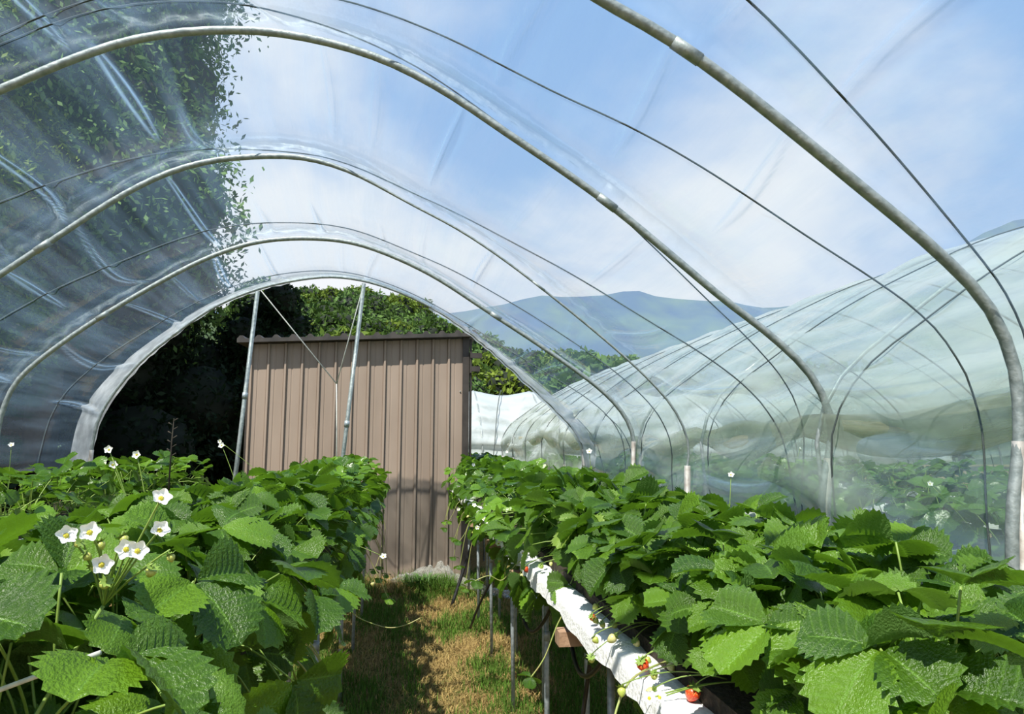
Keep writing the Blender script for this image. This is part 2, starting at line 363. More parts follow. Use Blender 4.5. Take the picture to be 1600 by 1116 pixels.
def big_tree(name, label, cat, loc, h, rad, zb, mat, n, size, seed, group=None, nblob=26, shape='dome'):
    rs = random.Random(seed); bl = []
    for i in range(nblob):
        f = (i + .5) / nblob; z = zb + rad * .3 + (h - zb - rad * .4) * f
        w = rad * (math.sqrt(max(1 - (2 * f - .75) ** 2 * .45, .1)) if shape == 'dome' else (1.05 - .85 * f))
        a = i * 2.4 + rs.random(); rr = w * (.25 + .40 * rs.random()); br = w * (.38 + .16 * rs.random())
        bl.append((math.cos(a) * rr, math.sin(a) * rr, z, br))
    t = thing(name, label, cat, loc, group)
    g = MB(); g.tube([(0, 0, -.05), (.05, 0, h * .3), (0, .05, h * .6), (0, 0, h * .85)], [rad * .085, rad * .07, rad * .045, .04], 10)
    g.build('trunk', M['bark'], t)
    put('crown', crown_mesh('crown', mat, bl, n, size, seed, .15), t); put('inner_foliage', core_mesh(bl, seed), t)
    return t
big_tree('spruce_tree', 'tall dark tree whose ragged edge stands against the sky above the shed', 'tree', (-6.2, 12.6, 0), 17, 3.4, 3.6, M['tree_dark'], 190000, .062, 11, nblob=60)
big_tree('spruce_tree', 'tall dark tree at the far left behind the clear film', 'tree', (-10.8, 11.0, 0), 16, 3.4, 3.2, M['tree_dark'], 110000, .075, 12, nblob=44)
big_tree('broadleaf_tree', 'sunlit yellow-green tree in front of the dark trees on the left', 'tree', (-6.1, 9.3, 0), 7.8, 1.7, 2.4, M['tree_yellow'], 60000, .045, 13)
big_tree('broadleaf_tree', 'yellow-green tree at the left edge of the view beside the tunnel', 'tree', (-5.4, 7.4, 0), 6.4, 1.3, 2.0, M['tree_yellow'], 50000, .042, 14)
big_tree('broadleaf_tree', 'dark broadleaf tree low between the left tunnel wall and tall trees', 'tree', (-9.5, 6.6, 0), 12, 2.6, .5, M['tree_dark'], 50000, .08, 15)
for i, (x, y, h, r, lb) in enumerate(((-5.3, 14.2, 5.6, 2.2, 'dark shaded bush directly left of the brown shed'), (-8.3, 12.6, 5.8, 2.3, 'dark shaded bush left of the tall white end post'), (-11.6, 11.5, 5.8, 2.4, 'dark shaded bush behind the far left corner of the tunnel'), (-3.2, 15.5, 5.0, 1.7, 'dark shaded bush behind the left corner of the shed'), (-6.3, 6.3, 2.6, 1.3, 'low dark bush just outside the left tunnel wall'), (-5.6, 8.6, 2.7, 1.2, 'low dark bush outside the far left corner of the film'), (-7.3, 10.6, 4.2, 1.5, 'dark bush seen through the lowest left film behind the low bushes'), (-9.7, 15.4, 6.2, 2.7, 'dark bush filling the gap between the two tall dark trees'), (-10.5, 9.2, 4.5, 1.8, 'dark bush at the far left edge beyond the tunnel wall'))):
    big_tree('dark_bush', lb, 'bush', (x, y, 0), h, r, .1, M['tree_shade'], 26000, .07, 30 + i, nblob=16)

hill_meshes = []
for k in range(5):
    rs = random.Random(50 + k); bl = [(rs.uniform(-1.3, 1.3), rs.uniform(-1.3, 1.3), rs.uniform(1.6, 4.2), rs.uniform(.9, 1.5)) for _ in range(9)] + [(0, 0, 3.4, 1.9)]
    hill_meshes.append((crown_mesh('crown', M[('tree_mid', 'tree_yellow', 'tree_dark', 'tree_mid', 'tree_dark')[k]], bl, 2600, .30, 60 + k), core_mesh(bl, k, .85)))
tr = MB(); tr.tube([(0, 0, -.5), (0, 0, 3)], [.2, .12], 6); trunk_me = tr.mesh('trunk', M['bark'])
cnt = 0
for row in range(17):
    y = 50 + row * 3.2
    x0, x1 = -20 * y / 100 - 3, 37 * y / 100
    x = x0 + R.random() * 2
    while x < x1 and cnt < 295:
        sc = R.uniform(.75, 1.2); yy = y + R.uniform(-1, 1)
        k = R.randrange(5)
        t = thing('hill_tree', ('mid-green rounded tree among the woods on the hill behind the shed', 'yellow-green rounded tree among the woods on the hill behind the shed', 'darkest green tree among the woods on the hill behind the shed')[(0, 1, 2, 0, 2)[k]], 'tree', (x, yy, hill_z(x, yy) - .6), ('mid-green trees on the hillside', 'yellow-green trees on the hillside', 'dark trees on the hillside')[(0, 1, 2, 0, 2)[k]])
        t.scale = (sc, sc, sc * R.uniform(.85, 1.15)); t.rotation_euler = (0, 0, R.uniform(0, 6.28))
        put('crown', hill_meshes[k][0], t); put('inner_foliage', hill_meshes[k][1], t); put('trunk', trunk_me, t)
        cnt += 1; x += R.uniform(2.2, 3.6)
for i in range(8):
    x = 10 + i * 4.2 + R.uniform(-1, 1); y = 33 + R.uniform(-1, 2)
    t = thing('hill_tree', 'dark green tree in the line behind the far white tunnel', 'tree', (x, y, 0), 'dark trees behind the far tunnel')
    t.scale = (1.15,) * 3; t.rotation_euler = (0, 0, i * 2.1)
    put('crown', hill_meshes[4][0], t); put('inner_foliage', hill_meshes[4][1], t); put('trunk', trunk_me, t)

# ---------------------------------------------------------------- polytunnel
def hoop_tube(k, rad, dy=0, k_from=0, k_to=95, n=10):
    pts = [(PR[k][i][0], HY[k] + dy, PR[k][i][1]) for i in range(k_from, k_to + 1)]
    g = MB(); g.tube(pts, rad, n); return g
tunnel = thing('polytunnel', 'clear film strawberry tunnel on galvanised hoops over the beds', 'greenhouse', (-.6, 2.5, 0))
def child(o): o.matrix_parent_inverse = tunnel.matrix_basis.inverted(); return o
for k in range(8):
    rad = .0185
    if k == 5: rad = [.019 if i < 46 else (.019 - .011 * min((i - 46) / 8, 1)) if i < 84 else .018 for i in range(96)]
    if k == 7: rad = .014
    h = child(hoop_tube(k, rad).build('hoop', M['galvanised'], tunnel))
    # coupling sleeves and weathered ground tubes of each hoop
    for s0 in (.30, .66):
        i0 = int(95 * s0) + k % 3; g = MB()
        rr = (rad if not isinstance(rad, list) else rad[i0]) * 1.13
        g.tube([(PR[k][i][0], HY[k], PR[k][i][1]) for i in range(i0, i0 + 2)], rr, 10); g.build('sleeve', M['galvanised'], h)
    for side, i0, i1 in ((0, 0, 14), (1, 80, 95)):
        g = MB(); a = PR[k][i0 if side == 0 else i1]; zt = 1.60 - .08 * (k % 3)
        xt = float(np.interp(zt, *(lambda q: (q[:, 1], q[:, 0]))(PR[k][:30] if side == 0 else PR[k][95:66:-1])))
        g.tube([(a[0], HY[k], -.02), (xt, HY[k], zt)], .0205, 10)
        g.build('ground_tube', M['rust'], h)
# film: a grid over arc position s and depth y, sagging between hoops, with pleats that run from hoop to hoop
rs = random.Random(3)
pleats = []
for k in range(7):
    npl = 17
    for i in range(npl):
        s = (i + .5 + rs.uniform(-.3, .3)) / npl * .84 + .08
        left = s < .42
        pleats.append((k, s, rs.uniform(-.012, .012), rs.uniform(.02, .045) * (1.0 if left else .55) * rs.choice((1, 1, .4)), rs.uniform(.0018, .0032), rs.choice((0, 1, 2))))
def film_grid(s0, s1, ns, y0, y1, ny, extra=0.0, ripple=1.0):
    global FA
    V = []; UV = []; FA = []
    ss = np.linspace(s0, s1, ns); ys = np.linspace(y0, y1, ny)
    for y in ys:
        kk = min(max(int(np.searchsorted(HY, y)) - 1, 0), 6); t = (y - HY[kk]) / (HY[kk + 1] - HY[kk]); t = min(max(t, 0), 1)
        A = np.c_[np.interp(ss, S, PR[kk][:, 0]), np.interp(ss, S, PR[kk][:, 1])]; B = np.c_[np.interp(ss, S, PR[kk + 1][:, 0]), np.interp(ss, S, PR[kk + 1][:, 1])]
        P_ = A * (1 - t) + B * t; q = np.gradient(P_, axis=0); n = np.c_[-q[:, 1], q[:, 0]]; n /= np.linalg.norm(n, axis=1)[:, None] + 1e-9
        w = np.sin(np.pi * np.clip((ss - .12) / .76, 0, 1)) ** .7
        off = .03 + extra - .13 * w * math.sin(math.pi * t) ** 1.3
        env = math.sin(math.pi * t); fa = 0.0
        for (pk, ps, dr, am, wd, md) in pleats:
            if pk != kk: continue
            e = env if md == 0 else (math.sin(math.pi * min(t / .55, 1)) if md == 1 else math.sin(math.pi * min(max((t - .35) / .65, 0), 1)))
            c = ps + dr * math.sin(t * 3.1)
            fa = fa + (am / .045) * e ** .5 * (np.exp(-((ss - c - wd * .55 * (.4 + e)) / (wd * .22)) ** 2) + np.exp(-((ss - c + wd * .55 * (.4 + e)) / (wd * .22)) ** 2))
            off = off + am * e ** .7 * np.exp(-((ss - c) / (wd * (.5 + e))) ** 2) - am * .5 * e * np.exp(-((ss - c - wd * 2.3) / (wd * 1.3)) ** 2)
        # tight gathers beside each hoop and loose horizontal drapes low on the right wall
        off = off + ripple * .0035 * np.sin(ss * 330 + 3 * np.sin(ss * 47 + kk)) * (math.exp(-(min(t, 1 - t) / .10) ** 2))
        dr = np.exp(-((ss - .86) / .055) ** 2) * .02 * np.sin(ss * 210 + y * 1.3 + 1.5 * np.sin(y * 2.7)) * (.4 + .6 * env)
        off = off + dr
        P_ = P_ + n * off[:, None] if hasattr(off, '__len__') else P_ + n * off
        FA.append(fa * np.ones(ns)); V.append(np.c_[P_[:, 0], np.full(ns, y) , P_[:, 1]]); UV.append(np.c_[ss, np.full(ns, y / 2.0)])
    V = np.vstack(V); UV = np.vstack(UV)
    i, j = np.meshgrid(np.arange(ny - 1), np.arange(ns - 1), indexing='ij'); a = (i * ns + j).ravel()
    return V, np.c_[a, a + 1, a + ns + 1, a + ns], UV
V, Fq, UV = film_grid(.145, .885, 900, -2.0, 7.05, 170)
fa_ = np.hstack(FA)[:, None] * np.ones(3)
child(put('film_cover', np_mesh('film_cover', V, Fq, M['film'], smooth=True, uv=UV, col=fa_), tunnel))
# gathered double hem of film around the far end hoop
V, Fq, UV = film_grid(.15, .885, 420, 6.62, 7.08, 12, extra=.0)
t_ = (V[:, 1] - 6.62) / .46; ph = UV[:, 0] * 260
V[:, 2] -= .004 * t_ * np.sin(ph * .8) + .02 * t_; V[:, 1] += .02 * np.sin(ph * .13) * t_
V[:, 0] -= np.where(UV[:, 0] > .6, .05, -.02) * t_
child(put('film_hem', np_mesh('film_hem', V, Fq, M['film_hem'], smooth=True, uv=UV * np.array([1, 2])), tunnel))
# ropes over the film
ROPES = {
 'Z': [(.16, 1.1), (.4, 1.15), (.60, 1.40), (.665, 1.50), (.695, 1.58), (.730, 1.66), (.755, 1.74), (.780, 1.79), (.80, 1.81), (.86, 1.86), (.985, 1.93)],
 'B': [(.15, 2.9), (.3, 2.75), (.45, 2.53), (.525, 2.45), (.565, 2.39), (.625, 2.31), (.69, 2.21), (.745, 2.16), (.79, 2.10), (.835, 2.02), (.87, 1.97), (.985, 1.95)],
 'A': [(.15, 2.75), (.3, 2.72), (.385, 2.69), (.43, 2.65), (.48, 2.67), (.50, 2.75), (.52, 2.84), (.545, 2.96), (.605, 3.0), (.65, 3.01), (.695, 3.05), (.75, 3.11), (.785, 3.17), (.825, 3.2), (.86, 3.16), (.985, 3.05)],
 'C': [(.15, 3.3), (.26, 3.45), (.33, 3.6), (.375, 3.7), (.415, 3.9), (.445, 4.2), (.48, 4.33), (.535, 4.27), (.60, 4.03), (.685, 3.68), (.755, 3.51), (.805, 3.44), (.835, 3.34), (.86, 3.2), (.985, 3.05)],
 'D': [(.15, 4.55), (.31, 4.7), (.35, 4.82), (.41, 4.95), (.445, 5.03), (.495, 5.08), (.555, 4.97), (.62, 4.83), (.69, 4.73), (.76, 4.66), (.80, 4.66), (.84, 4.64), (.985, 4.5)],
 'E': [(.15, 6.1), (.3, 6.2), (.45, 6.3), (.6, 6.25), (.7, 6.1), (.78, 5.9), (.84, 5.78), (.985, 5.6)]}
for key, pl in ROPES.items():
    ss = np.linspace(pl[0][0], pl[-1][0], 130); sy = np.interp(ss, [p[0] for p in pl], [p[1] for p in pl])
    for _ in range(10): sy[1:-1] = (sy[:-2] + sy[1:-1] * 2 + sy[2:]) / 4
    pts = []
    for a, b in zip(ss, sy):
        p = surf(a, b, off=.036); pts.append((p[0], b, p[1]))
    g = MB(); g.tube(pts, .0036 if key in 'ZBA' else .0042, 5); child(g.build('rope', M['rope'], tunnel))
# guide ropes between rope anchors and low hoops, thin struts near the far legs
for a, b, r, m in (((.95, 5.0), (.80, 5.9), .004, 'rope'), ((.95, 6.0), (.80, 6.7), .004, 'rope')):
    pts = []
    for t in np.linspace(0, 1, 24):
        s = a[0] + (b[0] - a[0]) * t; y = a[1] + (b[1] - a[1]) * t; p = surf(s, y, off=.045); pts.append((p[0], y, p[1]))
    g = MB(); g.tube(pts, r, 5); child(g.build('rope', M['rope'], tunnel))
# end posts and the Y shaped twine between them
ep = []
for a, b in (((-1.75, 7.02, 0), (-1.535, 7.0, 3.11)), ((-.77, 7.02, 0), (-.482, 7.0, 3.23))):
    A_, B_ = Vector(a), Vector(b); g = MB(); g.tube([A_, A_.lerp(B_, .5), B_], .021, 12)
    o = child(g.build('end_post', M['galvanised'], tunnel)); ep.append(o)
    g = MB(); c = A_.lerp(B_, .66 if a[0] < -1 else .55); d = (B_ - A_).normalized() * .03; g.tube([c - d, c + d], .027, 12); child(g.build('clamp', M['galv_leg'], tunnel))
for pts in (([-1.50, 6.99, 3.12], [-.725, 6.99, 2.18]), ([-.50, 6.99, 3.15], [-.725, 6.99, 2.18]), ([-.725, 6.99, 2.18], [-.69, 7.0, 1.1])):
    g = MB(); g.tube(pts, .006, 5); child(g.build('twine', M['paleline'], tunnel))
# slanting second legs that share each foot with the neighbouring tunnel
DX = 5.02

def neighbour(name, label, dx, ys, mat, sag=.055, ns=130, per=9, s0=.15, s1=.885, rope=True, roll=True):
    t = thing(name, label, 'greenhouse', (dx - .6, ys[0], 0)); inv = t.matrix_basis.inverted()
    def ch(o): o.matrix_parent_inverse = inv; return o
    C_ = PR[0][::-1].copy(); C_[:, 0] = -1.17 - C_[:, 0]; C_[:, 1] = np.where(C_[:, 1] > 1.5, 1.5 + (C_[:, 1] - 1.5) * .86, C_[:, 1])
    s0, s1 = 1 - s1, 1 - s0
    for y in ys:
        g = MB(); g.tube([(C_[i][0] + dx, y, C_[i][1]) for i in range(0, 96, 2)], .011, 8); h = ch(g.build('hoop', M['galvanised'], t))
        g = MB(); g.tube([(C_[0][0] + dx, y, -.02), (C_[13][0] + dx, y, C_[13][1])], .017, 8); g.build('ground_tube', M['rust'], h)
    V = []; UV = []; ss = np.linspace(s0, s1, ns); rows = []
    A = np.c_[np.interp(ss, S, C_[:, 0]), np.interp(ss, S, C_[:, 1])]; q = np.gradient(A, axis=0); n = np.c_[-q[:, 1], q[:, 0]]; n /= np.linalg.norm(n, axis=1)[:, None]
    ny = 0
    for k in range(len(ys) - 1):
        for i in range(per):
            f = i / per; y = ys[k] + (ys[k + 1] - ys[k]) * f
            w = np.sin(np.pi * np.clip((ss - .12) / .76, 0, 1)) ** .7
            off = .03 - sag * w * math.sin(math.pi * f) ** 1.3
            off = off + .03 * np.sin(ss * 130 + y * 1.1 + 2 * np.sin(y * .9 + ss * 9)) * np.clip((.32 - ss) / .15, 0, 1) + .012 * np.sin(ss * 90 + 5 * np.sin(y))
            P_ = A + n * off[:, None]; dz = .10 * math.sin(y * 2.1) * np.clip((.2 - ss) / .06, 0, 1); P_[:, 1] += dz
            V.append(np.c_[P_[:, 0] + dx, np.full(ns, y), P_[:, 1]]); UV.append(np.c_[ss, np.full(ns, y / 2)]); ny += 1
    V = np.vstack(V); UV = np.vstack(UV)
    i, j = np.meshgrid(np.arange(ny - 1), np.arange(ns - 1), indexing='ij'); a = (i * ns + j).ravel()
    ch(put('film_cover', np_mesh('film_cover', V, np.c_[a, a + 1, a + ns + 1, a + ns], mat, smooth=True, uv=UV), t))
    if roll:   # side film gathered into a slack roll near the gutter
        V = []; UV = []; m = 14; L = np.arange(ys[0], ys[-1], .12)
        for y in L:
            f = ((y - ys[0]) / (ys[1] - ys[0])) % 1; r = .035 + .03 * math.sin(math.pi * f) ** 2 + .008 * math.sin(y * 7); zc_ = 1.66 - .07 * math.sin(math.pi * f) + .05 * math.sin(y * .8)
            for kk in range(m):
                a_ = 2 * math.pi * kk / m; rr = r * (1 + .25 * math.sin(3 * a_ + y * 2.2))
                V.append((dx - 3.02 + math.cos(a_) * rr * .6, y, zc_ + math.sin(a_) * rr * 1.5)); UV.append((kk / m, y / 2))
        V = np.array(V); UV = np.array(UV); i, j = np.meshgrid(np.arange(len(L) - 1), np.arange(m), indexing='ij')
        Fq = np.c_[(i * m + j).ravel(), (i * m + (j + 1) % m).ravel(), ((i + 1) * m + (j + 1) % m).ravel(), ((i + 1) * m + j).ravel()]
        ch(put('film_roll', np_mesh('film_roll', V, Fq, M['film_roll'], smooth=True, uv=UV), t))
    if rope:
        for k in range(len(ys) - 1):
            pts = []
            for s in np.linspace(.05, .95, 60):
                y = ys[k] + (ys[k + 1] - ys[k]) * (.5 + .42 * math.cos(math.pi * s)); f = (y - ys[k]) / (ys[k + 1] - ys[k])
                p = np.array([np.interp(s, S, C_[:, 0]), np.interp(s, S, C_[:, 1])]); w = math.sin(math.pi * min(max((s - .12) / .76, 0), 1)) ** .7
                cc = p - np.array([-.6, 1.6]); cc /= np.hypot(*cc); p = p + cc * (.045 - sag * w * math.sin(math.pi * f) ** 1.3); pts.append((p[0] + dx, y, p[1]))
            g = MB(); g.tube(pts, .0045, 5); ch(g.build('rope', M['rope'], t))
    return t
ys = [-.9, .45, 1.80, 3.0, 4.3, 5.55, 7.0, 8.4, 9.8, 11.2, 12.6, 14.0]
neighbour('polytunnel', 'milky film tunnel standing directly right of the clear one', DX, ys, M['film_milky'])
neighbour('polytunnel', 'second milky tunnel beyond the neighbouring one on the right', 2 * DX, ys[1::2], M['film_milky'], roll=False)
# far tunnel lying crosswise behind the shed
def cross_tunnel():
    t = thing('polytunnel', 'white weathered tunnel lying crosswise beyond the right side of the shed', 'greenhouse', (6, 19.5, 0)); inv = t.matrix_basis.inverted()
    def ch(o): o.matrix_parent_inverse = inv; return o
    C_ = PR[0] * np.array([1, .90]); xs = np.arange(.2, 15.5, 1.6)
    for x in xs:
        g = MB(); g.tube([(x, 18.9 - (C_[i][0] + .6), C_[i][1]) for i in range(0, 96, 3)], .02, 6); ch(g.build('hoop', M['galvanised'], t))
    ns = 80; ss = np.linspace(.15, .885, ns); A = np.c_[np.interp(ss, S, C_[:, 0]), np.interp(ss, S, C_[:, 1])]; V = []; UV = []; X = np.arange(.2, 14.61, .16)
    for x in X:
        f = ((x - .2) / 1.6) % 1
        z = A[:, 1] - .12 * math.sin(math.pi * f) ** 1.3 * np.clip((A[:, 1] - 1.3), 0, 1) + .05 * np.sin(A[:, 1] * 30 + 2 * np.sin(x)) * np.clip(1.9 - A[:, 1], 0, 1)
        V.append(np.c_[np.full(ns, x), 18.9 - (A[:, 0] + .6) + .05 * np.sin(A[:, 1] * 18 + x * .7), z]); UV.append(np.c_[ss, np.full(ns, x / 2)])
    V = np.vstack(V); UV = np.vstack(UV); i, j = np.meshgrid(np.arange(len(X) - 1), np.arange(ns - 1), indexing='ij'); a = (i * ns + j).ravel()
    ch(put('film_cover', np_mesh('film_cover', V, np.c_[a, a + 1, a + ns + 1, a + ns], M['film_white'], smooth=True, uv=UV), t))
    for x in xs[:-1]:
        g = MB(); g.tube([(x + .8 + .6 * math.cos(math.pi * s), 18.86 - (np.interp(s, S, C_[:, 0]) + .6) * 1.02, np.interp(s, S, C_[:, 1]) + .03) for s in np.linspace(.15, .885, 30)], .012, 4); ch(g.build('rope', M['rope'], t))
cross_tunnel()

# ---------------------------------------------------------------- shed
SY = 8.13
shed = thing('shed', 'brown ribbed metal shed with dark roof edge at the tunnel end', 'shed', (-.6, SY + 1.5, 0)); sinv = shed.matrix_basis.inverted()
def sch(o): o.matrix_parent_inverse = sinv; return o
NP, X0, PW = 13, -1.83, .1905
def top(x): return 2.72 + .05 * (x + 1.9)
for i in range(NP):
    x0 = X0 + i * PW; prof2 = [(x0, 0), (x0 + .010, -.026), (x0 + .030, -.028), (x0 + .038, 0), (x0 + .085, .0), (x0 + .09, .004), (x0 + .1, .004), (x0 + .105, 0), (x0 + PW - .002, 0)]
    vs = []; n = len(prof2)
    for z in (0.02, None):
        for (x, y) in prof2: vs.append((x, SY + y, top(x) if z is None else z))
    for z in (0.02, None):
        for (x, y) in prof2: vs.append((x, SY + .03, top(x) if z is None else z))
    fs = [(k, k + 1, n + k + 1, n + k) for k in range(n - 1)] + [(2 * n + k + 1, 2 * n + k, 3 * n + k, 3 * n + k + 1) for k in range(n - 1)]
    fs += [(n + k, n + k + 1, 3 * n + k + 1, 3 * n + k) for k in range(n - 1)] + [(0, n, 3 * n, 2 * n), (n - 1, 3 * n - 1, 4 * n - 1, 2 * n - 1)]
    g = MB(); g.add(vs, fs); sch(g.build('panel', M['shed'], shed, smooth=False))
XR = X0 + NP * PW
g = MB(); g.box(XR - .004, XR + .075, SY - .035, SY + .05, 0, top(XR) + .02); g.box(XR + .085, XR + .11, SY - .01, SY + .05, 0, top(XR)); sch(g.build('corner_trim', M['shed_dark'], shed, smooth=False))
g = MB(); g.box(X0 - .03, XR + .07, SY + .035, SY + .06, 0, 2.7); g.box(XR + .05, XR + .08, SY + .06, SY + 3, 0, 2.75); g.box(X0 - .03, X0, SY + .06, SY + 3, 0, 2.65); g.box(X0 - .03, XR + .08, SY + 3, SY + 3.03, 0, 2.7)
sch(g.build('wall', M['shed_dark'], shed, smooth=False))
g = MB()
def rz(x): return top(x) + .05
xs = []; x = X0 - .12
while x < XR + .2: xs += [(x, 0), (x + .03, .035), (x + .06, .035), (x + .09, 0)]; x += PW
n = len(xs); vs = [(x, yy, rz(x) + h + dz) for (yy, dz) in ((SY - .15, 0), (SY + 3.2, .06)) for (x, h) in xs] + [(x, yy, rz(x) - .045 + dz) for (yy, dz) in ((SY - .15, 0), (SY + 3.2, .06)) for (x, h) in xs]
fs = [(k, k + 1, n + k + 1, n + k) for k in range(n - 1)] + [(2 * n + k + 1, 2 * n + k, 3 * n + k, 3 * n + k + 1) for k in range(n - 1)] + [(k + 1, k, 2 * n + k, 2 * n + k + 1) for k in range(n - 1)] + [(0, n, 3 * n, 2 * n), (n - 1, 3 * n - 1, 4 * n - 1, 2 * n - 1)]
g.add(vs, fs); sch(g.build('roof', M['roof'], shed, smooth=False))
g = MB(); g.box(XR + .08, XR + .22, SY - .12, SY - .05, 2.60, 2.66); g.box(XR + .10, XR + .2, SY - .10, SY - .03, 2.44, 2.5); g.box(XR + .08, XR + .10, SY - .09, SY + .02, 2.42, 2.68); sch(g.build('bracket', M['shed_dark'], shed, smooth=False))
for z in (.42, 1.33, 2.2):
    g = MB(); g.tube([(XR - .03, SY - .012, z), (XR - .03, SY + .0, z)], .008, 8); sch(g.build('screw', M['galvanised'], shed))

# ---------------------------------------------------------------- benches
def bench(label, x0, y0, y1, legs, xl, full=True, ztop=1.1, width=.26, cover=True):
    """long growing gutter on pairs of stakes: x0 = left edge of the tray"""
    t = thing('growing_bench', label, 'bench', (x0 + width / 2, y0, 0)); inv = t.matrix_basis.inverted()
    def ch(o): o.matrix_parent_inverse = inv; return o
    x1 = x0 + width; g = MB(); g.box(x0 + .05, x1 - .05, y0, y1, ztop - .10, ztop - .012); ch(g.build('tray', M['dark_tray'], t, smooth=False))
    # white woven cover folded over the tray, its edge wavy
    n = int((y1 - y0) / (.05 if full else .3)); V = []; w = [(-.010, -.055), (-.004, -.025), (.0, 0), (.03, .008), (.06, .006), (.085, -.004)]
    for sgn, xe in ((1, x0), (-1, x1)):
        base = len(V)
        for i in range(n + 1):
            y = y0 + (y1 - y0) * i / n; wob = .004 * math.sin(y * 9) + .003 * math.sin(y * 23 + 1) + .003 * math.sin(y * 61)
            for j, (a, b) in enumerate(w): V.append((xe + sgn * (a + (wob if j < 3 else 0)), y, ztop + b + (wob * .9 if j in (0, 3, 4) else 0)))
    V = np.array(V); m = len(w); Fq = []
    for sd in (0, 1):
        for i in range(n):
            for j in range(m - 1):
                a = sd * (n + 1) * m + i * m + j; Fq.append((a, a + 1, a + m + 1, a + m) if sd else (a + 1, a, a + m, a + m + 1))
    if cover: ch(put('woven_cover', np_mesh('woven_cover', V, np.array(Fq), M['white_cover'], smooth=True), t))
    g = MB(); g.box(x0 + .07, x1 - .07, y0, y1, ztop - .02, ztop + .035); ch(g.build('substrate', M['soil'], t, smooth=False))
    for (y, dx) in legs:
        for x in xl:
            g = MB(); lean = R.uniform(-.02, .02)
            g.tube([(x + dx, y, -.02), (x + dx + lean, y + R.uniform(-.02, .02), ztop - .1)], .0125 if full else .014, 10 if full else 6); leg = ch(g.build('leg', M['galv_leg'], t))
            if full:
                g = MB(); g.tube([(x + dx + lean * .6, y, ztop * .62), (x + dx + lean * .62, y, ztop * .62 + .04)], .0155, 8); g.build('clamp', M['galv_leg'], leg)
        g = MB(); g.box(x0 - .015, x1 + .015, y - .03, y + .03, ztop - .145, ztop - .10); ch(g.build('crossbar', M['wood'], t, smooth=False))
    return t
legR = [(1.25, 0), (2.2, 0), (3.2, 0), (4.2, 0), (5.25, 0), (6.2, 0), (7.2, 0)]
bench_right = bench('long bench right of the aisle with white woven edge and berries on it', .50, .70, 7.6, legR, (.655, .84), width=.46)
bench_left = bench('long bench left of the aisle hidden under dense strawberry plants', -.80, .70, 6.9, [(y - .1, 0) for y in (1.2, 2.2, 3.3, 4.58, 5.6, 6.6)], (-.69, -.385), width=.46, cover=False)
FAR = [('second bench left of the aisle, under the left tunnel wall', -2.35, 1.6, 7.2), ('first bench inside the milky tunnel right of the shared legs', 2.35, 1.5, 14.0), ('second bench from the shared legs inside the milky tunnel', 3.75, 2.5, 14.0),
       ('third bench from the shared legs inside the milky tunnel', 5.1, 4.0, 14.0), ('short bench beyond the right aisle bench in the open', .95, 9.0, 14.5)]
for lb, x, a, b in FAR: bench(lb, x, a, b, [(y, 0) for y in np.arange(a + .3, b, 1.8)], (x + .1, x + .36), full=False, width=.46)
# drip lines under the right bench: things that hang from it
hoses = [((.60, 2.0, 1.0), (.55, 2.25, .70), (.62, 2.6, .95)), ((.62, 1.5, 1.0), (.56, 1.75, .55), (.60, 2.1, .30)), ((.66, 2.9, 1.0), (.54, 3.25, .45), (.58, 3.5, .98)), ((.7, 4.3, 1.0), (.5, 4.6, .60), (.46, 4.9, .30)), ((.64, 2.3, 1.0), (.60, 2.5, .3), (.66, 2.95, .05))]
for i, (a, b, c) in enumerate(hoses):
    A_, B_, C2 = map(Vector, (a, b, c)); pts = [A_ * (1 - t) ** 2 + B_ * 2 * t * (1 - t) + C2 * t * t for t in np.linspace(0, 1, 14)]
    g = MB(); g.tube(pts, .008, 7); o = g.build('drip_hose', M['black_hose'])
    tag(o, ('black drip hose looping under the right bench near its third legs', 'black drip hose hanging to the ground at the near end of the right bench', 'black drip hose in a deep loop beside the wooden crossbar', 'black drip hose curving out into the aisle by the far legs', 'black drip hose drooping behind the thick near leg')[i], 'hose')
A_, B_, C2 = Vector((.70, 6.9, .7)), Vector((.62, 6.95, .45)), Vector((.45, 6.8, 0)); g = MB(); g.tube([A_ * (1 - t) ** 2 + B_ * 2 * t * (1 - t) + C2 * t * t for t in np.linspace(0, 1, 12)], .016, 8)
tag(g.build('water_hose', M['black_hose']), 'thick black hose bending into the grass beside the crumpled film', 'hose')

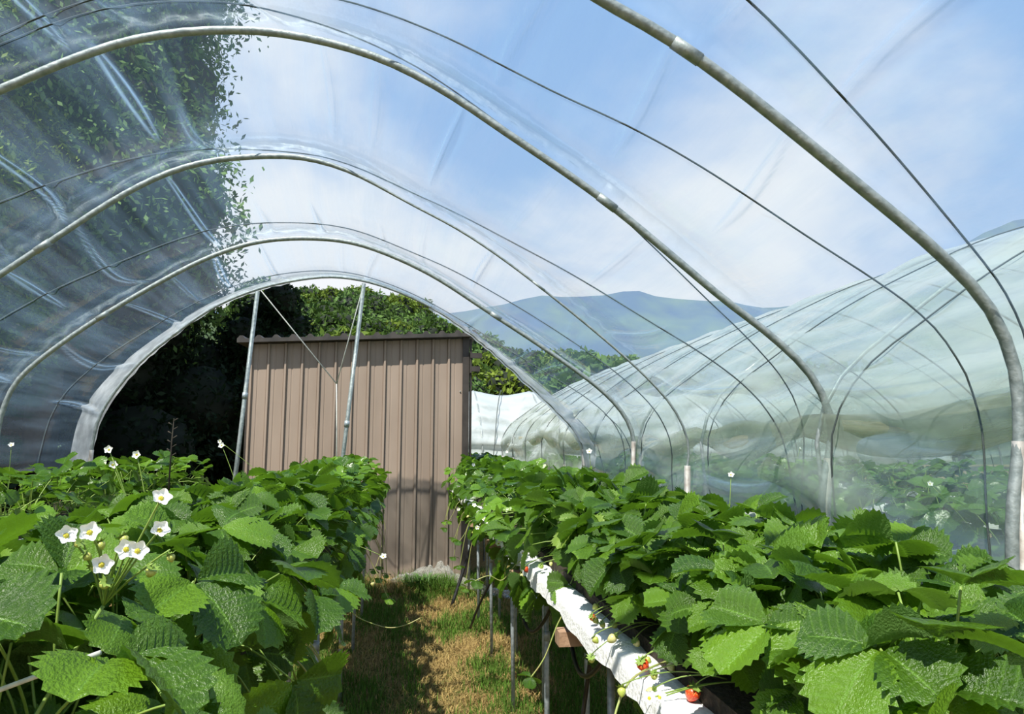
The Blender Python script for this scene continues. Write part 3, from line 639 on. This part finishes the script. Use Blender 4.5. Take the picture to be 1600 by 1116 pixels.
# ---------------------------------------------------------------- strawberry plants
OUT = [(0, 0, 0), (.10, .12, .08), (.22, .31, .24), (.36, .46, .43), (.52, .535, .63), (.67, .51, .79), (.81, .39, .92), (.92, .21, .985), (1, .0, 1.0)]
def leaflet_geo(L, teeth, cols, fold=.35, droop=.28, pleat=.02, curl=0.0, seed=0, wide=1.0):
    rs = random.Random(seed); N = 2 * teeth; us = [c / cols for c in range(-cols, cols + 1)]; vs = []; uvs = []
    for i in range(N + 1):
        s = i / N; xe = float(np.interp(s, [o[0] for o in OUT], [o[1] for o in OUT])) * wide; ye = float(np.interp(s, [o[0] for o in OUT], [o[2] for o in OUT]))
        k = (1.07 + .04 * rs.random()) if i % 2 == 0 else (.92 - .03 * rs.random())
        if teeth <= 4: k = 1.0 if i % 2 == 0 else .9
        if i in (0, N): k = 1
        dy = .03 * (1 if i % 2 == 0 else -.6) * (0 if i in (0, N) else 1)
        vm = s * .93 if i < N else 1.0
        for u in us:
            au = abs(u); w = xe * k * u; y = vm * (1 - au) + (ye + dy) * au
            y += .04 * math.sin(math.pi * au) * (1 - s)
            z = fold * abs(w) - fold * .35 * w * w * 2 - droop * y * y + (pleat if i % 2 else -pleat) * math.sin(math.pi * min(au * 1.1, 1)) ** .6 * (0 if i in (0, N) else 1)
            z += curl * (w * w) * math.copysign(1, u) * 1.2 + .03 * math.sin(w * 9 + seed) * y
            vs.append((y * L, w * L, z * L)); uvs.append(((u + 1) / 2, i / 2))
    m = len(us); fs = [(i * m + j, (i + 1) * m + j, (i + 1) * m + j + 1, i * m + j + 1) for i in range(N) for j in range(m - 1)]
    return vs, fs, uvs
def leaflet_mesh(name, mat, **k):
    g = MB(); v, f, u = leaflet_geo(**k); g.add(v, f, 0, u); return g.mesh(name, mat)
NEAR = [leaflet_mesh('leaflet', M['leaf'], L=1.0, teeth=9, cols=4, fold=fo, droop=dr, pleat=pl, curl=cu, seed=i, wide=wd) for i, (fo, dr, pl, cu, wd) in
        enumerate([(.35, .30, .032, 0, 1.0), (.65, .20, .036, .25, 1.05), (.18, .45, .030, -.3, 1.08), (.95, .35, .034, 0, .95), (.50, .05, .038, .4, 1.0), (.28, .60, .030, .2, 1.04)])]
PALE = leaflet_mesh('leaflet', M['leaf_pale'], L=1.0, teeth=10, cols=4, fold=.4, droop=.5, pleat=.026, curl=.2, seed=9)
PET = [(.035, .25), (.09, .235), (.14, .20), (.19, .15), (.22, .08), (.235, -.01), (.23, -.10), (.19, -.18)]   # reach, height of the stalk tip
def petiole_pts(r, h, n=6):
    return [Vector((r * (t ** 1.25), 0, h * t + (.06 * (1 - h * 3 if h < .1 else .25)) * math.sin(math.pi * t))) for t in [i / n for i in range(n + 1)]]
def leaf_orients(v, rs):
    """local matrices of the three leaflets at the stalk tip"""
    r, h = PET[v]; pts = petiole_pts(r, h); tip = pts[-1]
    pitch = (-.15, .0, .15, .35, .55, .8, 1.05, 1.2)[v] + rs.uniform(-.75, .55)      # nose-down angle outward
    base = T(*tip) @ Ry(pitch) @ Rx(rs.uniform(-.5, .5)); o = []
    for a, rl in ((0, 0), (1.25, .30), (-1.25, -.30)):
        a2 = a + rs.uniform(-.15, .15); o.append(base @ Rz(a2) @ Ry(-.10 if a else 0) @ Rx(rl * rs.uniform(.3, 1.3) + rs.uniform(-.15, .15)) @ T(.006, 0, 0))
    return o
petm = []
for v in range(8):
    g = MB(); g.tube(petiole_pts(*PET[v]), [.0024, .0022, .002, .0019, .0018, .0018, .0018], 5); petm.append(g.mesh('leaf', M['stem']))
# whole three-part leaves for the middle distance
def tri_leaf(v, seed, teeth, cols, scale, thick=.0026, stalk=3):
    rs = random.Random(seed); g = MB(); g.tube(petiole_pts(*PET[v], 4 if cols > 1 else 2), thick, stalk, 1, cap=False)
    for m in leaf_orients(v, rs):
        vs, fs, us = leaflet_geo(scale * rs.uniform(.85, 1.15), teeth, cols, rs.uniform(.1, .6), rs.uniform(.1, .5), .02, rs.uniform(-.2, .3), rs.randrange(99)); g.add(vs, fs, 0, us, m)
    return g
MID = [[tri_leaf(v, v * 10 + q, 7, 2, .078).mesh('leaf', [M['leaf'], M['stem']]) for q in range(3)] for v in range(8)]
FARM = []
for k in range(7):
    rs = random.Random(k + 70); g = MB()
    for i in range(17):
        v = rs.choice((0, 1, 1, 2, 2, 3, 3, 4, 5, 6)); sub = tri_leaf(v, rs.randrange(9999), 4, 1, .085)
        m = Rz(i * 2.4 + rs.uniform(-.4, .4)) @ Matrix.Scale(rs.uniform(.85, 1.15), 4); o0 = len(g.v)
        g.add(sub.v, sub.f, 0, [sub.uv.get(j, (.5, .3)) for j in range(len(sub.v))], m); g.mi[-len(sub.f):] = sub.mi
    FARM.append(g.mesh('foliage', [M['leaf'], M['stem']]))

# flowers and berries
def petal_mesh():
    g = MB(); vs = []; n = 6
    for i in range(n + 1):
        t = i / n; w = .0060 * math.sin(math.pi * (t * .60 + .12)) if i else .0018
        for u in (-1, -.5, 0, .5, 1): vs.append((.0025 + .0112 * t - (abs(u) ** 2) * .0042 * t * t, w * u, .0022 * t * t * 2 + .0012 * u * u))
    g.add(vs, [(i * 5 + j, i * 5 + j + 1, (i + 1) * 5 + j + 1, (i + 1) * 5 + j) for i in range(n) for j in range(4)]); return g.mesh('petal', M['petal'])
PM = petal_mesh()
def center_mesh():
    g = MB(); vs = [(0, 0, .0042)]; n = 12
    for j, (r, z) in enumerate(((.0022, .0038), (.0038, .0022), (.0044, .0005), (.0024, -.0015))):
        for i in range(n):
            b = 1 + (.12 if (i + j) % 2 else -.06); vs.append((math.cos(6.283 * i / n) * r * b, math.sin(6.283 * i / n) * r * b, z * b))
    fs = [(0, 1 + i, 1 + (i + 1) % n) for i in range(n)] + [(1 + j * n + i, 1 + (j + 1) * n + i, 1 + (j + 1) * n + (i + 1) % n, 1 + j * n + (i + 1) % n) for j in range(3) for i in range(n)]
    g.add(vs, fs); return g.mesh('flower', M['flower_center'])
CM = center_mesh()
def berry(mat, name='strawberry', k=1.0, ln=1.0):
    g = MB(); prof_ = [(0, 0), (.006, -.0005), (.0098, -.004), (.0105, -.009), (.0085, -.015), (.005, -.020), (.0018, -.0228), (0, -.0235)]; n = 14; vs = []
    for r, z in prof_:
        for i in range(n): a = 6.283 * i / n; vs.append((r * k * (1 + .05 * math.sin(3 * a)) * math.cos(a), r * k * math.sin(a), z * k * ln))
    g.add(vs, [(j * n + i, (j + 1) * n + i, (j + 1) * n + (i + 1) % n, j * n + (i + 1) % n) for j in range(7) for i in range(n)]); return g.mesh(name, mat)
BM = {'green': berry(M['berry_green'], k=.85, ln=.9), 'white': berry(M['berry_white'], k=.95), 'red': berry(M['berry_red'], k=1.15), 'bud': berry(M['berry_green'], 'flower_bud', .42, .9)}
def calyx():
    g = MB()
    for i in range(8):
        a = 6.283 * i / 8; m = Rz(a); g.add([(.001, -.0022, .0006), (.001, .0022, .0006), (.0075, .003, .0012), (.0135, 0, .0035), (.0075, -.003, .0012)], [(0, 4, 3, 2, 1)], 0, None, m)
    g.tube([(0, 0, 0), (0, 0, .006)], .0012, 5); return g.mesh('calyx', M['stem'])
CX = calyx()

plants = []       # (empty, location)
def ordinal(n): return ('first second third fourth fifth sixth seventh eighth ninth tenth eleventh twelfth thirteenth fourteenth fifteenth sixteenth seventeenth eighteenth nineteenth twentieth '
    'twenty-first twenty-second twenty-third twenty-fourth twenty-fifth twenty-sixth twenty-seventh twenty-eighth twenty-ninth thirtieth thirty-first thirty-second thirty-third thirty-fourth thirty-fifth thirty-sixth thirty-seventh thirty-eighth').split()[n]
def make_plant(x, y, z, label, group, lod, avoid=None, n=15, size=1.0, lean=None):
    rs = R; t = thing('strawberry_plant', label, 'plant', (x, y, z), group)
    az0 = rs.uniform(0, 6.28)
    if lod == 2:
        t.rotation_euler = (0, 0, az0); t.scale = (size,) * 3; put('foliage', rs.choice(FARM), t)
    else:
        if avoid is not None:
            for i in range(4):
                base = Rz(math.pi + rs.uniform(-.9, .9)) @ T(.02, 0, 0) @ Matrix.Scale(.72, 4); v = rs.choice((1, 2, 3)); lf = put('leaf', petm[v], t, base)
                for q, m in enumerate(leaf_orients(v, rs)): put('leaflet', rs.choice(NEAR), lf, m @ Ry(.5) @ Matrix.Scale(.10 * size, 4))
        for i in range(n):
            az = az0 + i * 2.39996 + rs.uniform(-.25, .25); v = min(7, int(8 * ((i + rs.random()) / n) ** .95))
            sc = rs.uniform(.86, 1.12)
            if avoid is not None:
                c = math.cos(az) * avoid[0] + math.sin(az) * avoid[1]
                if c > .35: v = min(v, 2 if avoid[2] else 4); sc *= .9
            if x < 0 and v > 5 and math.cos(az) < 0: v = 4
            base = Rz(az) @ T(.012, 0, 0) @ Ry(rs.uniform(-.12, .12)) @ Matrix.Scale(sc, 4)
            if lod == 0:
                tipw = Vector((x, y, z)) + base @ Vector((PET[v][0] + .04, 0, PET[v][1])); cw = tipw - Vector((0, 0, 1.6))
                if cw.length < .74: continue
                los = (Vector((-.37, .95, 1.46)) - Vector((0, 0, 1.6))).normalized()
                if tipw.y < 1.04 and (cw - los * cw.dot(los)).length < .10: continue
                lf = put('leaf', petm[v], t, base); ls = size * rs.uniform(.78, 1.28) * .089 
                pale = rs.random() < .02
                for q, m in enumerate(leaf_orients(v, rs)):
                    put('leaflet', PALE if pale else rs.choice(NEAR), lf, m @ Matrix.Scale(ls * (1.06 if q == 0 else .95), 4))
            else: put('leaf', MID[v][rs.randrange(3)], t, base @ Matrix.Scale(size, 4))
    plants.append((t, Vector((x, y, z)))); return t
def bed(rows, y0, y1, step, zf, where, group, lodf, avoid=None, n=15, size=1.0):
    k = 0; y = y0
    while y < y1:
        for ri, (x, rowname) in enumerate(rows):
            if k < 38:
                yy = y + R.uniform(-.03, .03) + (step * .5 if ri else 0)
                make_plant(x + R.uniform(-.02, .02), yy, zf, f'strawberry plant, {ordinal(k)} from near end in {rowname} of {where}', group, lodf(yy), avoid(ri, yy) if avoid else None, n, size)
        k += 1; y += step
lod_n = lambda y: 0 if y < 3.3 else 1
bed([(.70, 'aisle-side row'), (.93, 'outer row')], .84, 7.5, .205, 1.13, 'right bench', 'plants on the right bench', lod_n, lambda ri, y: (-1, 0, True) if (ri == 0 and y < 2.5) else None, n=17)
bed([(1.16, 'row')], .95, 5.2, .21, 1.06, 'ledge outside right bench', 'plants on the outer ledge of the right bench', lod_n, None, n=17)
bed([(-.47, 'aisle-side row'), (-.70, 'outer row')], .86, 6.9, .205, 1.15, 'left bench', 'plants on the left bench', lod_n, None, n=17)
bed([(-2.12, 'row')], 1.7, 7.0, .26, 1.15, 'second left bench', 'plants under the left tunnel wall', lambda y: 1, n=14, size=1.1)
far1 = lambda y: 1 if y < 4 else 2
bed([(2.48, 'near row'), (2.70, 'back row')], 1.6, 9.0, .30, 1.05, 'first milky tunnel bench', 'plants on the first bench in the milky tunnel', far1, n=13, size=1.1)
for lb, x, y0, y1 in (('second milky tunnel bench', 3.98, 2.6, 14), ('third milky tunnel bench', 5.33, 4.1, 14), ('short bench beyond the right bench', 1.18, 9.1, 14.4), ('far half of first milky tunnel bench', 2.58, 9.2, 14)):
    bed([(x, 'row')], y0, y1, .36, 1.05, lb, 'plants on ' + lb, lambda y: 2, size=1.15)

def nearest(p, pred=lambda q: True):
    p = Vector(p); best = min((q for q in plants if pred(q[1])), key=lambda q: (q[1] - p).length); return best
def local(t, p): return Vector(p) - t.location
def curve_pts(a, b, sag, n=8, side=0):
    a, b = Vector(a), Vector(b); mid = (a + b) / 2 + Vector((side, 0, sag)); return [a * (1 - t) ** 2 + mid * 2 * t * (1 - t) + b * t * t for t in [i / n for i in range(n + 1)]]
def add_flower(p, k=1.0, plant=None, stalk=True, face=None, base=None):
    t, loc = plant or nearest(p); q = local(t, p)
    if stalk:
        b = local(t, base) if base is not None else Vector((q.x * .15, q.y * .15, .02)); g = MB(); g.tube(curve_pts(b, q, .02, side=.01), .0014, 5); g.build('flower_stalk', M['stem'], t)
    d = (Vector((0, 0, 1.6)) - Vector(p)).normalized() if face is None else Vector(face); d = (d + Vector((R.uniform(-.5, .5), R.uniform(-.3, .3), R.uniform(.1, .7)))).normalized()
    m = T(*q) @ d.to_track_quat('Z', 'Y').to_matrix().to_4x4() @ Matrix.Scale(k, 4)
    f = put('flower', CM, t, m @ Matrix.Scale(.8, 4)); a0 = R.uniform(0, 6)
    for i in range(5): put('petal', PM, f, Matrix.Scale(1.25, 4) @ Rz(a0 + i * 6.283 / 5) @ Ry(-R.uniform(.0, .25)))
    return t
def add_berry(p, kind='green', k=1.0, plant=None, base=None, hang=True):
    t, loc = plant or nearest(p); q = local(t, p)
    b = local(t, base) if base is not None else Vector((q.x * .35, q.y * .35, .02))
    g = MB(); g.tube(curve_pts(b, q + Vector((0, 0, .006)), .03 if hang else .01), .0013, 5); g.build('fruit_stalk', M['stem'], t)
    m = T(*q) @ Rx(R.uniform(-.9, .9)) @ Ry(R.uniform(-.9, .9)) @ Matrix.Scale(k, 4)
    f = put('strawberry' if kind != 'bud' else 'flower_bud', BM[kind], t, m); put('calyx', CX, f, Matrix.Scale(1 if kind != 'bud' else .55, 4))
# flower truss rising from the near left plant
hero, hl = nearest((-.40, .95, 1.15)); hero['label'] = 'strawberry plant with the tall cluster of white flowers on the left bench'
TB = Vector((-.392, .99, 1.385))
g = MB(); g.tube(curve_pts((hl.x, hl.y, hl.z + .01), TB, .02), .0026, 6)
o = g.build('flower_stalk', M['stem']); o.parent = hero; o.matrix_basis = hero.matrix_basis.inverted()
for p in [(-.386, .92, 1.488), (-.426, .95, 1.481), (-.333, .93, 1.463), (-.350, .94, 1.464), (-.370, .92, 1.449), (-.316, .95, 1.526), (-.322, .97, 1.483)]: add_flower(p, 1.0, (hero, hl), base=TB)
for p in [(-.409, .95, 1.473), (-.390, .96, 1.471), (-.359, .95, 1.479), (-.403, .95, 1.457), (-.363, .97, 1.470), (-.40, .97, 1.44), (-.301, .95, 1.455)]: add_berry(p, 'bud', 1.2, (hero, hl), TB, False)
for p in [(-.371, .94, 1.425), (-.321, .95, 1.438)]: add_berry(p, 'green', .75, (hero, hl), TB, False)
for p in [(.628, 1.90, 1.175), (.430, 1.20, 1.150), (.449, 1.20, 1.150), (.655, 2.6, 1.16), (.59, 2.6, 1.15), (.72, 4.0, 1.30), (.408, 4.0, 1.10), (.446, 4.0, 1.15), (.42, 4.3, 1.2), (1.25, 2.5, 1.47), (-.808, 2.2, 1.56), (-.887, 2.2, 1.575), (-.874, 2.2, 1.53), (-.285, 2.5, .984), (-.10, 3.2, 1.08), (-.9, 3.5, 1.58), (-1.3, 5, 1.60), (-2.1, 4, 1.58), (2.4, 4.2, 1.5), (2.6, 5.5, 1.5), (.5, 5.2, 1.42), (.45, 6.0, 1.2), (.42, 5.6, 1.05), (2.2, 2.6, 1.42), (.9, 3.3, 1.55), (.5, 2.95, 1.12), (.47, 3.5, 1.08), (.95, 6.5, 1.5)]: add_flower(p, 1.0 if p[1] < 3 else 1.2)
for p in [(.499, 1.807), (.535, 1.757), (.506, 1.639), (.451, 1.637), (.540, 1.597), (.521, 1.471), (.505, 1.376), (.56, 1.43), (.60, 1.50), (.508, 2.583), (.561, 2.643), (.507, 1.761), (.53, 2.4), (.55, 1.95)]: add_berry((p[0], p[1], 1.132), R.choice(('green', 'green', 'white')), R.uniform(.75, 1.1))
for p in [(.476, 1.30, 1.125), (.433, 1.368, 1.11), (.45, 1.66, 1.08), (.48, 2.9, 1.04), (.46, 3.4, 1.02), (.44, 4.6, 1.0), (.46, 5.1, 1.05), (-.22, 2.0, .95), (-.2, 2.4, .93), (-.18, 2.9, .98), (-.15, 3.3, .95)]: add_berry(p, R.choice(('green', 'white')), 1.0)
for p, k in (((.50, 1.442, 1.135), 1.1), ((.555, 1.291, 1.13), 1.2), ((.455, 2.631, 1.12), .9), ((.50, 1.84, 1.13), .8)): add_berry(p, 'red', k)
# runners trailing into the aisle
def runner(pts, label_plant=None, leafy=True):
    t, loc = nearest(pts[0]); g = MB(); P_ = [Vector(p) for p in pts]; out = []
    for i in range(len(P_) - 1):
        p0, p1, p2, p3 = P_[max(i - 1, 0)], P_[i], P_[i + 1], P_[min(i + 2, len(P_) - 1)]
        for q in range(6):
            u = q / 6; out.append(.5 * ((2 * p1) + (p2 - p0) * u + (2 * p0 - 5 * p1 + 4 * p2 - p3) * u * u + (3 * p1 - p0 - 3 * p2 + p3) * u ** 3))
    out.append(P_[-1]); g.tube([local(t, q) for q in out], .0024, 6); g.build('runner', M['runner'], t)
    if leafy:
        for i in range(3):
            m = T(*local(t, P_[-1])) @ Rz(i * 2.1 + R.uniform(0, 1)) @ Ry(R.uniform(-.2, .5)) @ Matrix.Scale(R.uniform(.035, .05), 4); put('leaflet', NEAR[i], t, m)
runner([(-.42, 3.2, 1.1), (-.25, 3.2, .9), (-.217, 3.2, .827), (-.089, 3.2, .772), (-.004, 3.2, .774), (.073, 3.2, .805)], leafy=False)
runner([(.66, 2.2, 1.13), (.581, 2.2, 1.115), (.50, 2.2, 1.04), (.445, 2.2, .92), (.40, 2.2, .86)])
runner([(.60, 3.0, 1.12), (.48, 2.95, 1.08), (.42, 3.0, 1.0), (.36, 3.0, 1.02), (.30, 3.0, 1.0)])
runner([(.60, 1.5, 1.12), (.46, 1.4, 1.11), (.40, 1.35, 1.02), (.36, 1.3, .9)], leafy=False)
for i in range(6):
    y = R.uniform(3.6, 6.6); x = -.28; runner([(-.45, y, 1.12), (x, y, 1.02), (x + .1, y + .05, .85), (x + R.uniform(.05, .2), y, R.uniform(.45, .7))])
for i in range(9):
    y = R.uniform(4.4, 7.2); runner([(.62, y, 1.12), (.47, y, 1.05), (.42, y, .95), (.38, y, R.uniform(.65, .9))])
for i in range(3):
    y = R.uniform(1.8, 3.2); runner([(-.45, y, 1.12), (-.27, y, 1.0), (-.2, y + .05, .8), (-.22 + R.uniform(-.1, .1), y + .1, R.uniform(.3, .7))])
# pale cane lying among the near left leaves
g = MB(); g.tube([(-.50, .80, 1.315), (-.316, .80, 1.379)], .0028, 6); tag(g.build('support_wire', M['paleline']), 'thin pale wire crossing the lowest leaves at the near left', 'wire')
g = MB(); g.tube([(-1.618, 5, 1.15), (-1.616, 5, 1.6), (-1.611, 5, 1.76)], [.006, .005, .002], 5)
for i in range(9): z = 1.5 + i * .03; g.tube([(-1.615, 5, z), (-1.615 + .03 * (-1) ** i, 5, z + .02)], [.003, .005], 4)
tag(g.build('weed_stalk', M['bark']), 'thin dark seeding weed standing above the left plants', 'weed')

# ---------------------------------------------------------------- grass, scraps
def grass(name, n, xr, yr, hr, seed, label, greenbias=0.0, wid=.0022, cull=None):
    rs = np.random.RandomState(seed); X = rs.uniform(*xr, n); Y = yr[0] + (yr[1] - yr[0]) * rs.rand(n) ** 1.15
    gr = np.array([noise.noise(Vector((x * 2.2, y * 1.4, 4.0))) + .5 * noise.noise(Vector((x * 7, y * 6, 1))) for x, y in zip(X, Y)])
    G = (gr + greenbias + rs.normal(size=n) * .22) > .12
    H = rs.uniform(*hr, n) * np.where(G, 1.25, .8); a = rs.rand(n) * 6.283; lean = rs.uniform(.2, 1.3, n) * np.where(G, .7, 1.5)
    dx, dy = np.cos(a), np.sin(a); w = wid * rs.uniform(.7, 1.5, n); px, py = -dy * w, dx * w; Z = np.zeros(n)
    mx, my = X + dx * lean * H * .35, Y + dy * lean * H * .35; tx, ty = X + dx * lean * H, Y + dy * lean * H
    hz = np.maximum(H * (1 - .35 * lean), .006)
    V = np.stack([np.c_[X - px, Y - py, Z], np.c_[X + px, Y + py, Z], np.c_[mx + px * .8, my + py * .8, hz * .65], np.c_[mx - px * .8, my - py * .8, hz * .65], np.c_[tx, ty, hz]], 1).reshape(-1, 3)
    b = np.arange(n)[:, None] * 5; F3 = np.vstack([b + [0, 1, 2], b + [0, 2, 3], b + [3, 2, 4]])
    green = np.array([.085, .17, .022]) * (.6 + .9 * rs.rand(n))[:, None]; straw = np.array([.43, .31, .12]) * (.5 + .8 * rs.rand(n))[:, None]
    C_ = np.repeat(np.where(G[:, None], green, straw), 5, axis=0)
    return tag(put(name, np_mesh(name, V, F3, M['grass'], col=C_)), label, 'grass', kind='stuff')
grass('grass', 85000, (-1.3, 1.6), (2.6, 8.6), (.03, .085), 5, 'patchy dry and green grass covering the aisle between the benches', .06)
grass('weeds', 6000, (-.9, .55), (7.3, 8.1), (.08, .2), 6, 'taller straw and weeds along the foot of the shed', -.1)
rs2 = np.random.RandomState(8)
g = MB()
for i in range(230):
    a = R.uniform(0, 6.28); r0 = R.uniform(0, .10); x, y = .22 + r0 * math.cos(a) * 2.2, 7.55 + r0 * math.sin(a); h = R.uniform(.12, .24); ln = R.uniform(.05, .2); d = Vector((math.cos(a), math.sin(a), 0)); p = Vector((-d.y, d.x, 0)) * .005
    q = [Vector((x, y, 0)), Vector((x, y, h * .7)) + d * ln * .4, Vector((x, y, h * .75)) + d * ln * 1.2]
    g.add([q[0] - p, q[0] + p, q[1] + p, q[1] - p, q[2]], [(0, 1, 2, 3), (3, 2, 4)])
tg = NT('tuft_green'); tgm = tg.done(tg.n('ShaderNodeBsdfPrincipled', {'Base Color': c4(.07, .16, .025), 'Roughness': .5}))
tag(g.build('grass_tuft', tgm), 'dense green grass tuft in front of the crumpled clear film', 'grass')
# crumpled clear film lying at the foot of the shed
path = [(-.20, 7.95), (.10, 7.92), (.40, 7.92), (.62, 7.75), (.84, 7.3), (1.18, 7.0), (1.6, 6.95)]; wid_ = [.05, .13, .17, .12, .13, .12, .08]; hgt = [.05, .14, .24, .10, .07, .06, .04]
n, m = 90, 26; V = []; UV = []
for i in range(n):
    t = i / (n - 1) * (len(path) - 1); k = min(int(t), len(path) - 2); f = t - k
    cx_, cy_ = [path[k][q] * (1 - f) + path[k + 1][q] * f for q in (0, 1)]; w = wid_[k] * (1 - f) + wid_[k + 1] * f; h = hgt[k] * (1 - f) + hgt[k + 1] * f
    for j in range(m):
        u = j / (m - 1) * 2 - 1; nn = noise.noise(Vector((cx_ * 9, u * 2.5, 2))) ; n2_ = noise.noise(Vector((cx_ * 13, u * 4, 7)))
        V.append((cx_ + .03 * n2_, cy_ + u * w + .03 * nn, .012 + h * max(1 - u * u, 0) * (.6 + .8 * abs(nn)) + .025 * abs(n2_))); UV.append((i / 30, j / 10))
i, j = np.meshgrid(np.arange(n - 1), np.arange(m - 1), indexing='ij'); a = (i * m + j).ravel()
tag(put('film_scrap', np_mesh('film_scrap', np.array(V), np.c_[a, a + m, a + m + 1, a + 1], M['film_scrap'], smooth=True, uv=np.array(UV))), 'crumpled clear plastic film lying along the foot of the brown shed', 'plastic film')
